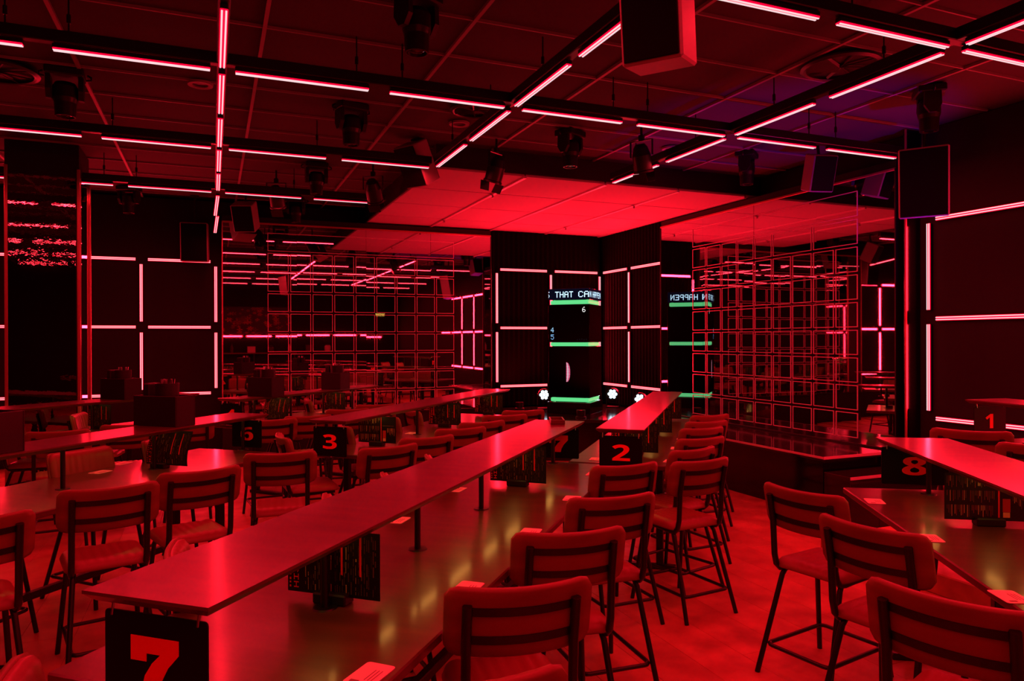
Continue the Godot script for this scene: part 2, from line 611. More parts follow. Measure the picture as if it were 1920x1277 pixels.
func mirrors() -> void:
	var single := ring_mesh(0.332, 0.30)
	var double := ring_mesh(0.704, 0.30)
	var wide := ring_mesh(3.308, 0.30)
	for w in 2:
		var t := thing("mirror_wall", ["mirrored wall left of the corner with a grid of red line squares", "mirrored wall right of the corner with a grid of red line squares"][w], "mirror",
			Vector3(0.15, 0, -12.95) if w == 0 else Vector3(7.36, 0, -10.85), 0.0 if w == 0 else -PI / 2, "mirrored walls")
		# local: x along the wall, z out of it
		var b := MB.new()
		var deep := 0.58 if w == 0 else 0.24
		b.box(Vector3(2.39, 2.04, -deep / 2 - 0.012), Vector3(4.78, 4.08, deep))
		part("carcass", b, M.black, t)
		for k in 4:
			b = MB.new()
			b.box(Vector3.ZERO, Vector3(1.191, 3.26, 0.01))
			var tilt: Array = [[0.0, 0.001], [0.0012, -0.0008], [-0.001, 0.0006], [0.0008, 0.0012]]
			part("mirror_panel", b, M.mirror, t, Vector3(0.598 + 1.195 * k, 2.33, -0.003), Basis.from_euler(Vector3(tilt[k][0], tilt[k][1], 0)))
		b = MB.new()
		b.box(Vector3(2.39, 3.975, 0.0), Vector3(4.78, 0.03, 0.03), 0.004)
		part("top_rail", b, M.red_trim, t)
		b = MB.new()
		b.box(Vector3(2.39, 0.685, 0.0), Vector3(4.78, 0.03, 0.03), 0.004)
		part("bottom_rail", b, M.dark_trim, t)
		for s in [0.0, 4.78]:
			b = MB.new()
			b.box(Vector3(s, 2.33, 0.0), Vector3(0.018, 3.3, 0.03), 0.003)
			part("side_rail", b, M.red_trim if w == 0 and s == 0.0 else M.dark_trim, t)
		var x0 := 0.72 if w == 0 else 0.93
		put("line_rectangle", wide, M.mirror_line, t, Vector3(x0 + 1.655, 3.668, 0.006))
		for r in 8:
			var y := 3.323 - 0.3434 * r
			var c := 0
			while c < 9:
				if r == 0 and c >= 5:
					put("line_rectangle", double, M.mirror_line, t, Vector3(x0 + 0.166 + 0.372 * c + 0.186, y, 0.006))
					c += 2
				else:
					put("line_square", single, M.mirror_line, t, Vector3(x0 + 0.166 + 0.372 * c, y, 0.006))
					c += 1
	# glossy black return at the near end of the right mirror
	var g := structure("trim_3", "glossy black return beside the near end of the right mirror")
	var mb := MB.new()
	mb.box(Vector3(7.48, 2.2, -5.955), Vector3(0.24, 4.4, 0.03), 0.004)
	part("return_panel", mb, M.black_gloss, g)
	mb = MB.new()
	mb.box(Vector3(7.362, 2.2, -5.94), Vector3(0.02, 4.4, 0.02), 0.003)
	part("edge_trim", mb, M.red_trim, g)

# ---------------------------------------------------------------- stage
func stage() -> void:
	var t := thing("stage", "raised glossy black corner stage with steps below the right mirror", "stage")
	var poly := PackedVector2Array([Vector2(6.27, -6.1), Vector2(7.34, -6.1), Vector2(7.34, -12.93), Vector2(4.7, -12.93), Vector2(4.7, -10.9), Vector2(6.27, -10.1)])
	# prism along y: local x -> x, local y -> z, local z -> -y
	var xf := Transform3D(Basis(Vector3(1, 0, 0), Vector3(0, 0, 1), Vector3(0, -1, 0)), Vector3.ZERO)
	var b := MB.new()
	b.prism(poly, -STAGE, -STAGE + 0.05, xf)
	part("deck", b, M.stage_top, t)
	b = MB.new()
	var inner := PackedVector2Array([Vector2(6.31, -6.14), Vector2(7.33, -6.14), Vector2(7.33, -12.92), Vector2(4.74, -12.92), Vector2(4.74, -10.93), Vector2(6.31, -10.13)])
	b.prism(inner, -STAGE + 0.05, 0.0, xf)
	part("fascia", b, M.black_gloss, t)
	b = MB.new()
	b.box(Vector3(6.265, STAGE - 0.012, -8.1), Vector3(0.012, 0.024, 4.0))
	part("edge_strip", b, M.nosing, t)
	b = MB.new()
	b.box(Vector3(6.8, STAGE - 0.014, -6.095), Vector3(1.06, 0.03, 0.012))
	part("edge_strip", b, M.nosing, t)
	for k in 3:
		var y := STAGE - 0.165 * (k + 1)
		var z := -6.09 + 0.36 * k
		b = MB.new()
		b.box(Vector3(6.8, y / 2, z + 0.18), Vector3(1.06, y, 0.36), 0.004)
		part("step", b, M.stage_top, t)
		b = MB.new()
		b.box(Vector3(6.8, y - 0.014, z + 0.364), Vector3(1.06, 0.03, 0.012))
		part("step_nosing", b, M.nosing, t)
	# floor lamps of the stage: white faced ones turned to the room
	var spots := [[Vector3(5.77, 0.95, -12.35), 200.0, "white stage lamp left of the screen column, half hidden by it"], [Vector3(6.86, 0.92, -12.35), 205.0, "white stage lamp seen just right of the screen column's foot"],
		[Vector3(7.1, 0.94, -12.1), 225.0, "slim white stage lamp between column and corner tubes"], [Vector3(6.98, 0.93, -10.95), 230.0, "rightmost white stage lamp next to the far end of table two"]]
	for q in spots:
		var l := thing("stage_lamp", q[2], "stage lamp", Vector3(q[0].x, STAGE, q[0].z), heading(q[1]), "white stage lamps")
		var hy: float = q[0].y - STAGE
		b = MB.new()
		b.box(Vector3(0, 0.012, 0.03), Vector3(0.24, 0.024, 0.2), 0.004)
		part("base", b, M.black_metal, l)
		for s in [-1, 1]:
			b = MB.new()
			b.box(Vector3(0.125 * s, hy / 2 + 0.02, 0.03), Vector3(0.01, hy, 0.03))
			part("yoke_arm", b, M.black_metal, l)
		b = MB.new()
		var tb := Basis(Vector3(1, 0, 0), PI / 2)
		b.lathe([Vector2(0.0, 0.16), Vector2(0.08, 0.16), Vector2(0.115, 0.08), Vector2(0.115, -0.02), Vector2(0.105, -0.02), Vector2(0.105, 0.0), Vector2(0.0, 0.0)], Vector3(0, hy, 0.0), 20, tb)
		part("can", b, M.black_metal, l)
		for k in 7:
			b = MB.new()
			var off := Vector3.ZERO if k == 0 else Vector3(cos(TAU * k / 6), sin(TAU * k / 6), 0) * 0.064
			b.lathe([Vector2(0.0, -0.014), Vector2(0.024, -0.01), Vector2(0.031, 0.0), Vector2(0.031, 0.01)], Vector3(0, hy, 0) + off, 10, tb)
			part("lens", b, M.lens_white, l)
	# washes pointing up at the white ceiling
	var ups := [[Vector3(5.35, STAGE, -12.55), "red", "small red uplight on the stage left of the screen column"], [Vector3(6.75, STAGE, -12.75), "red", "small red uplight on the stage behind the screen column"],
		[Vector3(7.0, STAGE, -10.3), "red", "small red uplight on the stage in front of the right mirror"], [Vector3(5.7, STAGE, -10.75), "red", "small red uplight at the front edge of the stage"], [Vector3(6.9, 0.17, -4.75), "blue", "small blue uplight on the low platform beside table one"]]
	for q in ups:
		var l := thing("floor_uplight", q[2], "uplight", q[0], 0.0, "uplights")
		b = MB.new()
		b.lathe([Vector2(0.0, 0.0), Vector2(0.09, 0.0), Vector2(0.09, 0.02), Vector2(0.07, 0.03), Vector2(0.075, 0.13), Vector2(0.066, 0.13), Vector2(0.066, 0.115)], Vector3.ZERO, 18)
		part("can", b, M.black_metal, l)
		b = MB.new()
		b.lathe([Vector2(0.066, 0.118), Vector2(0.0, 0.122)], Vector3.ZERO, 18)
		part("lens", b, M.lens_red if q[1] == "red" else M.lens_blue, l)
		var s := SpotLight3D.new()
		s.name = "uplight_beam"
		s.position = Vector3(0, 0.15, 0)
		s.light_size = 0.06
		s.spot_range = 30.0
		s.shadow_enabled = true
		if q[1] == "red":
			s.rotation_degrees = Vector3(90, 0, 0)
			s.light_color = RED
			s.light_energy = 4.0 if q[0].x < 5.5 else (9.0 if q[0].x < 6.0 else 6.0)
			s.spot_angle = 70.0
			s.spot_angle_attenuation = 1.0
		else:
			s.look_at_from_position(Vector3(0, 0.15, 0), Vector3(-0.75, 4.2, -1.6), Vector3(1, 0, 0))
			s.light_color = Color(0.30, 0.08, 1.0)
			s.light_energy = 5.5
			s.spot_angle = 24.0
			s.spot_angle_attenuation = 0.6
		l.add_child(s)

# ---------------------------------------------------------------- the screen column
const FONT := {
	"A": ["01110", "10001", "10001", "11111", "10001", "10001", "10001"], "C": ["01110", "10001", "10000", "10000", "10000", "10001", "01110"],
	"E": ["11111", "10000", "10000", "11110", "10000", "10000", "11111"], "H": ["10001", "10001", "10001", "11111", "10001", "10001", "10001"],
	"N": ["10001", "11001", "10101", "10101", "10011", "10001", "10001"], "P": ["11110", "10001", "10001", "11110", "10000", "10000", "10000"],
	"S": ["01111", "10000", "10000", "01110", "00001", "00001", "11110"], "T": ["11111", "00100", "00100", "00100", "00100", "00100", "00100"],
	"I": ["11111", "00100", "00100", "00100", "00100", "00100", "11111"], "J": ["00111", "00010", "00010", "00010", "00010", "10010", "01100"],
	"X": ["10001", "10001", "01010", "00100", "01010", "10001", "10001"],
	"4": ["00010", "00110", "01010", "10010", "11111", "00010", "00010"], "5": ["11111", "10000", "11110", "00001", "00001", "10001", "01110"],
	"6": ["00110", "01000", "10000", "11110", "10001", "10001", "01110"], " ": ["00000", "00000", "00000", "00000", "00000", "00000", "00000"]}

func write(img: Image, text: String, x: int, y: int, sx: int, sy: int, c: Color, gap := 1) -> void:
	for ch in text:
		var g: Array = FONT[ch]
		for r in 7:
			for k in 5:
				if g[r][k] == "1":
					img.fill_rect(Rect2i(x + k * sx, y + r * sy, sx, sy), c)
		x += (5 + gap) * sx

func screen_mat(key: String, img: Image, e: float) -> StandardMaterial3D:
	var m := mat(key, Color(0.015, 0.015, 0.02), 0.85, 0.0, 0.05)
	m.emission_enabled = true
	m.emission = Color.WHITE
	m.emission_operator = BaseMaterial3D.EMISSION_OP_MULTIPLY
	m.emission_texture = ImageTexture.create_from_image(img)
	m.emission_energy_multiplier = e
	return m

func led_column() -> void:
	# square column turned 45 degrees; its near edge points at the room
	var t := thing("screen_column", "tall black square column of screens with green light bands on the stage", "screen column", Vector3(6.09, STAGE, -11.70), PI / 4)
	var s := 0.765
	var b := MB.new()
	b.box(Vector3(0, 0.1, 0), Vector3(s + 0.04, 0.2, s + 0.04), 0.006)
	part("base", b, M.black_gloss, t)
	b = MB.new()
	b.box(Vector3(0, 1.1, 0), Vector3(0.56, 2.0, 0.56))
	part("core", b, M.black, t)
	var levels := [[0.285, 1.19, "lower_body"], [1.265, 1.935, "middle_body"], [2.015, 2.215, "banner_body"]]
	for l in levels:
		b = MB.new()
		b.box(Vector3(0, (l[0] + l[1]) / 2, 0), Vector3(s, l[1] - l[0], s), 0.004)
		part(l[2], b, M.black_gloss, t)
	for y in [[0.21, 0.275], [1.195, 1.26], [1.94, 2.01]]:
		b = MB.new()
		b.box(Vector3(0, (y[0] + y[1]) / 2, 0), Vector3(0.70, y[1] - y[0], 0.70), 0.01)
		part("green_light_band", b, M.green_glow, t)
	# pictures
	var navy := Color(0.012, 0.02, 0.07)
	var ink := Color(0.75, 0.9, 1.0)
	var L := Image.create(256, 64, false, Image.FORMAT_RGB8)
	L.fill(navy)
	write(L, "S", -14, 16, 4, 5, ink)
	write(L, "THAT", 42, 16, 5, 5, ink)
	write(L, "CA", 190, 16, 6, 5, ink)
	var R := Image.create(256, 64, false, Image.FORMAT_RGB8)
	R.fill(navy)
	write(R, "N", 4, 16, 6, 5, ink)
	write(R, "HAPPEN", 62, 16, 5, 5, ink)
	var mid := Image.create(256, 256, false, Image.FORMAT_RGB8)
	mid.fill(Color(0.001, 0.001, 0.001))
	write(mid, "6", 214, 18, 4, 5, Color(1, 1, 1))
	write(mid, "4", 14, 156, 4, 5, Color(0.6, 0.8, 0.95))
	write(mid, "5", 14, 204, 4, 5, Color(0.5, 0.7, 0.9))
	for k in 5: mid.fill_rect(Rect2i(180 + k * 14, 236 - 2 * (k % 3), 7, 10), Color(0.03, 0.05, 0.06))
	var low := Image.create(256, 256, false, Image.FORMAT_RGB8)
	low.fill(Color(0.001, 0.001, 0.001))
	for y in range(80, 178):
		var w := 22.0 * sqrt(maxf(0.0, 1.0 - pow((y - 129) / 50.0, 2.0)))
		if y % 4 < 3:
			var c := Color(1.0, 0.2, 0.42) if y % 8 < 4 else Color(1.0, 0.6, 0.75)
			low.fill_rect(Rect2i(112, y, int(w) + 4, 1), c)
			low.fill_rect(Rect2i(112 + int(w * 0.3), y, int(w * 0.4) + 1, 1), Color(1, 0.85, 0.92))
	var dark := Image.create(16, 16, false, Image.FORMAT_RGB8)
	dark.fill(Color(0.001, 0.001, 0.001))
	# local faces: the one that shows wide on the left looks to -x (after the turn), the narrow one on the right looks to +z
	var faces := [["banner_screen", 2.017, 2.213, screen_mat("banner_left", L, 1.7), screen_mat("banner_right", R, 1.7)],
		["middle_screen", 1.268, 1.932, screen_mat("mid_left", mid, 1.0), screen_mat("mid_right", dark, 1.0)],
		["lower_screen", 0.29, 1.186, screen_mat("low_left", low, 1.0), M.mid_right]]
	var h := s / 2 + 0.003
	var w2 := s / 2 - 0.008
	for f in faces:
		b = MB.new()
		b.quad_uv(Vector3(-h, f[2], -w2), Vector3(-h, f[2], w2), Vector3(-h, f[1], w2), Vector3(-h, f[1], -w2))
		part(f[0], b, f[3], t)
		b = MB.new()
		b.quad_uv(Vector3(-w2, f[2], h), Vector3(w2, f[2], h), Vector3(w2, f[1], h), Vector3(-w2, f[1], h))
		part(f[0], b, f[4], t)

# ---------------------------------------------------------------- tables
# name, end point, heading, length, shelf width, base, is the point the far end, sign ends (near, far), half width of the tabletop
var T := {
	"7": [Vector2(-0.18, -2.22), 40.8, 4.56, 0.44, 0.0, false, [true, true], 0.53],
	"2": [Vector2(2.957, -4.93), 39.7, 4.2, 0.38, 0.0, false, [true, false], 0.50],
	"3": [Vector2(0.926, -6.49), 42.0, 4.25, 0.38, 0.0, false, [true, false], 0.48],
	"4": [Vector2(0.168, -9.37), 48.0, 2.8, 0.36, 0.0, false, [true, false], 0.45],
	"6": [Vector2(0.33, -7.44), 41.0, 4.4, 0.43, 0.0, true, [false, true], 0.48],
	"5": [Vector2(-0.31, -10.62), 48.5, 3.6, 0.43, 0.0, true, [false, false], 0.33],
	"8": [Vector2(4.6, -3.67), 31.6, 4.0, 0.48, 0.0, true, [false, true], 0.50],
	"1": [Vector2(6.34, -4.32), 9.0, 2.8, 0.44, 0.17, true, [false, true], 0.46]}
const PLACE := {"7": "long bar table in the middle foreground with number seven signs", "2": "long bar table pointing at the corner stage with a number two sign",
	"3": "bar table behind the middle one with a number three sign", "4": "short bar table in front of the left mirror with a number four sign",
	"6": "bar table at left carrying the large black caddy, with number six sign", "5": "bar table at far left beside the mirror-clad column",
	"8": "bar table at the right edge with a number eight sign", "1": "bar table on the low platform at far right with number one sign"}

func table_frame(n: String) -> Transform3D:
	# origin on the floor under the near end of the shelf, -z running to the far end, +x to the right
	var d: Array = T[n]
	var p := Vector3(d[0].x, d[4], d[0].y)
	if d[5]: p -= ahead(d[1]) * d[2]
	return Transform3D(Basis(Vector3.UP, heading(d[1])), p)

func rounded(w: float, h: float, r: float) -> PackedVector2Array:
	var out := PackedVector2Array()
	for c in [[1, 1, 0], [-1, 1, 1], [-1, -1, 2], [1, -1, 3]]:
		for k in 4:
			var a: float = PI / 2 * (c[2] + k / 3.0)
			out.append(Vector2(c[0] * (w / 2 - r) + r * cos(a), c[1] * (h / 2 - r) + r * sin(a)))
	return out

func tables() -> void:
	for n in ["7", "2", "3", "4", "6", "5", "8", "1"]:
		var d: Array = T[n]
		var f := table_frame(n)
		var L: float = d[2]
		var w: float = d[3]
		var hw: float = d[7]
		var t := thing("bar_table", PLACE[n], "table", f.origin, heading(d[1]), "bar tables")
		var b := MB.new()
		var over := 0.14 if n != "3" else 0.28
		var near := over if n != "2" else 0.38
		b.box(Vector3(0, TABLE - 0.02, -(L + near - over) / 2), Vector3(hw * 2, 0.04, L - over - near), 0.006)
		part("tabletop", b, M.table_wood, t)
		# shelf with a bevelled underside
		b = MB.new()
		var y := SHELF
		var c := Vector3(0, y - 0.018, -L / 2)
		var top := [Vector3(-w / 2, y, 0), Vector3(w / 2, y, 0), Vector3(w / 2, y, -L), Vector3(-w / 2, y, -L)]
		var low := [Vector3(-w / 2, y - 0.010, 0), Vector3(w / 2, y - 0.010, 0), Vector3(w / 2, y - 0.010, -L), Vector3(-w / 2, y - 0.010, -L)]
		var g := 0.025
		var bot := [Vector3(-w / 2 + g, y - 0.034, -g), Vector3(w / 2 - g, y - 0.034, -g), Vector3(w / 2 - g, y - 0.034, -L + g), Vector3(-w / 2 + g, y - 0.034, -L + g)]
		b.poly(top, c); b.poly(bot, c)
		for k in 4:
			var k2 := (k + 1) % 4
			b.poly([top[k], top[k2], low[k2], low[k]], c)
			b.poly([low[k], low[k2], bot[k2], bot[k]], c)
		part("shelf", b, M.table_wood, t)
		# posts
		var np := 5 if L > 3.9 else 4
		for k in np:
			var z := -0.42 - (L - 0.84) * k / (np - 1.0)
			if n == "7": z = [-0.89, -1.72, -2.62, -3.43, -4.33][k]
			if n == "8": z = -L + [0.30, 1.62, 2.3, 3.1, 3.7][k]
			if n == "3": z = -[0.14, 0.92, 1.73, 2.85, 4.0][k]
			if n == "2": z = -[0.2, 0.94, 2.4, 3.1, 3.8][k]
			if n == "6": z = -L + [0.1, 1.18, 2.0, 2.9, 3.8][k]
			b = MB.new()
			b.tube([Vector3(0, TABLE, z), Vector3(0, y - 0.034, z)], 0.016, 10)
			b.lathe([Vector2(0.0, 0.006), Vector2(0.045, 0.006), Vector2(0.05, 0.0)], Vector3(0, TABLE, z), 16)
			part("post", b, M.black_metal, t)
		# warm light line under the shelf
		var z0 := -0.12
		var count := 9
		for k in count:
			var step := (L - 0.24) / count
			b = MB.new()
			b.box(Vector3(0.0, y - 0.038, z0 - step * (k + 0.5)), Vector3(0.008, 0.006, step * 0.6))
			part("light_strip", b, M.warm_led, t)
		var runs := 9 if n in ["7", "2", "3", "8"] else 1
		var run := (L - 0.24) / runs
		for k in runs:
			area_light(Vector3(0, y - 0.044, -0.12 - run * (k + 0.5)), Basis(Vector3(1, 0, 0), -PI / 2), 0.012, run * (0.6 if runs > 1 else 1.0), Color(1.0, 0.72, 0.34), 0.12 / runs, t)
		# legs: two pedestal frames and a stretcher
		for z in [-0.7, -L + 0.7]:
			b = MB.new()
			b.box(Vector3(0, TABLE - 0.065, z), Vector3(hw * 1.5, 0.05, 0.06), 0.004)
			part("cross_bar", b, M.black_metal, t)
			for s in [-1, 1]:
				b = MB.new()
				b.box(Vector3(0.24 * s, (TABLE - 0.09) / 2 + 0.02, z), Vector3(0.06, TABLE - 0.13, 0.06), 0.006)
				part("leg", b, M.black_metal, t)
			b = MB.new()
			b.box(Vector3(0, 0.02, z), Vector3(hw * 1.5, 0.04, 0.07), 0.006)
			part("foot", b, M.black_metal, t)
		b = MB.new()
		b.box(Vector3(0, 0.28, -L / 2), Vector3(0.05, 0.05, L - 1.4), 0.005)
		part("stretcher", b, M.black_metal, t)
	# number signs
	for n in ["7", "2", "3", "4", "6", "8", "1"]:
		var d: Array = T[n]
		var f := table_frame(n)
		for e in 2:
			if not d[6][e]: continue
			var z: float = -0.045 if e == 0 else -d[2] + 0.045
			if n == "8": z = -d[2] + 0.06
			var where := "near" if e == 0 else "far"
			var lab := "black sign with a red %s hanging from the %s end of its table shelf" % [WORDS[n], where]
			var o := thing("number_sign", lab, "sign", f * Vector3(0, SHELF - 0.045, z), heading(d[1]), "table number signs")
			sign_plate(o, n, 0.36 if n == "7" else (0.44 if n == "8" else 0.34))

func seven(w: float, h: float) -> PackedVector2Array:
	var p := PackedVector2Array()
	for q in [[0, 1], [1, 1], [1, 0.72], [0.78, 0.45], [0.66, 0.2], [0.62, 0], [0.24, 0], [0.3, 0.25], [0.45, 0.5], [0.62, 0.68], [0.33, 0.68], [0.33, 0.52], [0, 0.52]]:
		p.append(Vector2((q[0] - 0.5) * w, (q[1] - 0.5) * h))
	return p

func sign_plate(o: Node3D, n: String, w: float) -> void:
	var h := 0.262
	var b := MB.new()
	b.prism(rounded(w, h, 0.012), -0.003, 0.003, Transform3D(Basis.IDENTITY, Vector3(0, -h / 2 - 0.015, 0)))
	part("plate", b, M.sign_black, o)
	for s in [-1, 1]:
		b = MB.new()
		b.tube([Vector3(s * w * 0.42, 0.012, 0), Vector3(s * w * 0.42, -0.03, 0.006)], 0.004, 6)
		part("hook", b, M.steel, o)
	for side in [1, -1]:
		var at := Vector3(0, -h / 2 - 0.02, 0.0045 * side)
		var turn := Basis.IDENTITY if side == 1 else Basis(Vector3.UP, PI)
		if n == "7":
			b = MB.new()
			b.prism(seven(0.168, 0.145), -0.001, 0.001)
			part("numeral", b, M.sign_red, o, at, turn)
		else:
			var tm := TextMesh.new()
			var sf := SystemFont.new()
			sf.font_names = PackedStringArray(["Droid Sans"])
			sf.font_weight = 800
			tm.font = sf
			tm.text = n
			tm.font_size = 64
			tm.pixel_size = 0.0026
			tm.depth = 0.002
			tm.curve_step = 1.0
			tm.horizontal_alignment = HORIZONTAL_ALIGNMENT_CENTER
			tm.vertical_alignment = VERTICAL_ALIGNMENT_CENTER
			put("numeral", tm, M.sign_red, o, at, turn * Basis.from_scale(Vector3(2.1 if n == "8" else (1.75 if n != "1" else 1.4), 1.05, 1.0)))

# ---------------------------------------------------------------- chairs
func pad(W: float, D: float, r: float, nu: int, nv: int, top: Callable, bot: Callable, warp: Callable) -> ArrayMesh:
	var st := SurfaceTool.new()
	st.begin(Mesh.PRIMITIVE_TRIANGLES)
	st.set_smooth_group(0)
	var P := []
	var Q := []
	for j in nv + 1:
		var d := -D / 2 * cos(PI * j / nv)
		var e := D / 2 - absf(d)
		var hw := W / 2
		if e < r: hw = W / 2 - r + sqrt(maxf(0.0, r * r - (r - e) * (r - e)))
		var a := []
		var c := []
		for i in nu + 1:
			var x := hw * (2.0 * i / nu - 1.0)
			var edge := minf(hw - absf(x), e)
			a.append(warp.call(Vector3(x, top.call(x, d, edge), d)))
			c.append(warp.call(Vector3(x, bot.call(x, d, edge), d)))
		P.append(a)
		Q.append(c)
	var quad := func(a, b2, c, d2):
		for p in [a, b2, c, a, c, d2]: st.add_vertex(p)
	for j in nv:
		for i in nu:
			quad.call(P[j][i], P[j][i + 1], P[j + 1][i + 1], P[j + 1][i])
			quad.call(Q[j][i], Q[j + 1][i], Q[j + 1][i + 1], Q[j][i + 1])
	for j in nv:
		quad.call(P[j][0], P[j + 1][0], Q[j + 1][0], Q[j][0])
		quad.call(P[j][nu], Q[j][nu], Q[j + 1][nu], P[j + 1][nu])
	for i in nu:
		quad.call(P[0][i], Q[0][i], Q[0][i + 1], P[0][i + 1])
		quad.call(P[nv][i], P[nv][i + 1], Q[nv][i + 1], Q[nv][i])
	st.index()
	st.generate_normals()
	return st.commit()

func bend(x: float) -> float:
	return -0.055 * pow(x / 0.275, 2.0)

func make_chair() -> Node3D:
	var t := thing("bar_stool", "", "stool")
	var lean := deg_to_rad(12.0)
	# the back: local pad plane (x, z) stands up, thickness runs backwards
	var warp := func(p: Vector3) -> Vector3:
		var up := Vector3(0, cos(lean), sin(lean))
		var back := Vector3(0, -sin(lean), cos(lean))
		return Vector3(0, 0.994, 0.262) + Vector3(p.x, 0, 0) + up * p.z + back * (p.y + bend(p.x))
	var shell_mesh := pad(0.55, 0.262, 0.048, 14, 8, func(_x, _d, e): return 0.018 + minf(e, 0.008) * 0.6, func(_x, _d, _e): return -0.002, warp)
	put("backrest", shell_mesh, M.chair_wood, t)
	var cush := pad(0.535, 0.25, 0.055, 44, 8, func(_x, _d, _e): return 0.0, func(x, _d, e): return -0.008 - 0.028 * sqrt(clampf(e / 0.03, 0.0, 1.0)) - 0.005 * absf(cos(x * 58.0)) * clampf(e / 0.02, 0, 1), warp)
	put("back_cushion", cush, M.leather, t)
	# the seat
	var seat := pad(0.46, 0.45, 0.07, 40, 12, func(x, _d, e): return 0.632 + 0.045 * sqrt(clampf(e / 0.045, 0.0, 1.0)) + 0.005 * absf(cos(x * 58.0)) * clampf(e / 0.03, 0, 1), func(_x, _d, _e): return 0.622, func(p): return p)
	put("seat", seat, M.leather, t)
	var b := MB.new()
	for s in [-1, 1]:
		b = MB.new()
		b.tube([Vector3(0.2 * s, 1.067, 0.314 + bend(0.2)), Vector3(0.2 * s, 0.90, 0.28 + bend(0.2)), Vector3(0.2 * s, 0.70, 0.238), Vector3(0.2 * s, 0.64, 0.222), Vector3(0.198 * s, 0.61, 0.19), Vector3(0.195 * s, 0.603, 0.14), Vector3(0.192 * s, 0.607, 0.05), Vector3(0.19 * s, 0.612, -0.18)], 0.0185, 10)
		part("upright", b, M.black_metal, t)
	for v in [0.62, 0.2]:
		b = MB.new()
		var path := []
		for k in 9:
			var x := -0.2 + 0.05 * k
			var up := Vector3(0, cos(lean), sin(lean))
			var back := Vector3(0, -sin(lean), cos(lean))
			path.append(Vector3(x, 1.012, 0.262) + up * ((v - 0.5) * 0.262) + back * (0.027 + bend(x)))
		for k in 8:
			var a: Vector3 = path[k]
			var e: Vector3 = path[k + 1]
			var dx := (e - a).normalized()
			var up := Vector3(0, cos(lean), sin(lean))
			b.box((a + e) / 2, Vector3((e - a).length() + 0.002, 0.032, 0.008), 0.0, Basis(dx, up, dx.cross(up)))
		part("back_band", b, M.black_metal, t)
	for s in [-1, 1]:
		b = MB.new()
		b.tube([Vector3(0.18 * s, 0.605, 0.10), Vector3(0.185 * s, 0.60, 0.155), Vector3(0.19 * s, 0.57, 0.178), Vector3(0.235 * s, 0.0, 0.355)], 0.0155, 10)
		part("leg", b, M.black_metal, t)
		b = MB.new()
		b.tube([Vector3(0.18 * s, 0.605, -0.10), Vector3(0.185 * s, 0.60, -0.145), Vector3(0.19 * s, 0.57, -0.165), Vector3(0.235 * s, 0.0, -0.255)], 0.0155, 10)
		part("leg", b, M.black_metal, t)
	b = MB.new()
	var ring := []
	var zr := 0.305
	var zf := -0.228
	var xr := 0.205
	for c in [[1, zr, 0], [-1, zr, 1], [-1, zf, 2], [1, zf, 3]]:
		for k in 4:
			var a: float = PI / 2 * (c[2] + k / 3.0)
			var rad := 0.04
			ring.append(Vector3(c[0] * (xr - rad) + rad * cos(a), 0.17, c[1] - signf(c[1]) * rad + rad * sin(a)))
	b.tube(ring, 0.0125, 8, true)
	part("foot_ring", b, M.black_metal, t)
	return t

var stool: Node3D
func chair(x: float, z: float, face: float, label: String, group: String, y := 0.0) -> void:
	var o: Node3D
	if stool == null:
		stool = make_chair()
		o = stool
	else:
		o = stool.duplicate()
		o.name = numbered("bar_stool")
		add_child(o)
	var p := Vector3(x, y, z) + ahead(face) * 0.31
	o.position = p
	o.rotation.y = heading(face)
	tag(o, label, "stool", group)

const WORDS := {"7": "seven", "2": "two", "3": "three", "4": "four", "6": "six", "5": "five", "8": "eight", "1": "one"}
const ORD := ["nearest", "second", "third", "fourth", "fifth", "sixth", "seventh"]
func chairs() -> void:
	var rows := [
		["right side of table seven", [[0.60, -1.72, 9], [1.011, -2.331, 9], [1.505, -2.903, 9], [2.064, -3.464, 4], [2.67, -4.31, -1]]],
		["right side of table two", [[3.28, -4.26, -6], [3.56, -4.72, -14], [4.0, -5.21, -4], [4.46, -5.8, -3], [4.86, -6.25, 0], [5.3, -6.76, -1]]],
		["right side of table three", [[1.36, -5.83, -16], [1.80, -6.25, -11], [2.275, -6.74, -4], [2.66, -7.17, -6], [3.12, -7.70, 6], [3.54, -8.13, 6]]],
		["right side of table six", [[-1.09, -4.27, -20], [-0.558, -4.878, -14], [-0.058, -5.272, -18], [0.482, -5.826, 4]]],
		["right side of table four", [[0.614, -8.33, -6], [1.02, -8.54, -1], [1.57, -9.16, 6], [2.04, -9.68, 2]]],
		["left side of table eight", [[1.66, -1.06, 72], [2.258, -1.686, 70], [2.80, -2.49, 80], [3.10, -3.22, 80]]],
		["left side of table seven", [[-0.53, -2.14, 84], [-0.19, -3.27, 86], [0.55, -3.98, 86], [1.0, -4.5, 84], [1.46, -5.1, 86]]],
		["left side of table three", [[0.53, -6.92, 86], [1.18, -7.56, 86], [1.82, -8.24, 84], [2.23, -8.80, 86]]],
		["left side of table six", [[-1.72, -5.95, 125], [-1.03, -6.7, 136], [-0.50, -7.22, 118]]],
		["right side of table five", [[-1.38, -8.1, -8], [-0.8, -8.45, -5], [-0.26, -8.8, 0]]],
		["left side of table five", [[-2.12, -9.45, 96], [-1.55, -9.93, 98]]],
		["left side of table four", [[0.62, -10.55, 92], [1.24, -11.05, 92]]]]
	for r in rows:
		for k in r[1].size():
			var q: Array = r[1][k]
			var ordw: String = ORD[k] if k < r[1].size() - 1 or k == 0 else "farthest"
			chair(q[0], q[1], q[2], "wooden-backed black metal bar stool on the %s, %s in its row" % [r[0], ordw], "bar stools")
	chair(5.32, -3.74, 56, "bar stool on the low platform in front of the number one sign", "bar stools", 0.17)
	chair(5.03, -3.02, 50, "bar stool on the low platform cut by the right picture edge", "bar stools", 0.17)

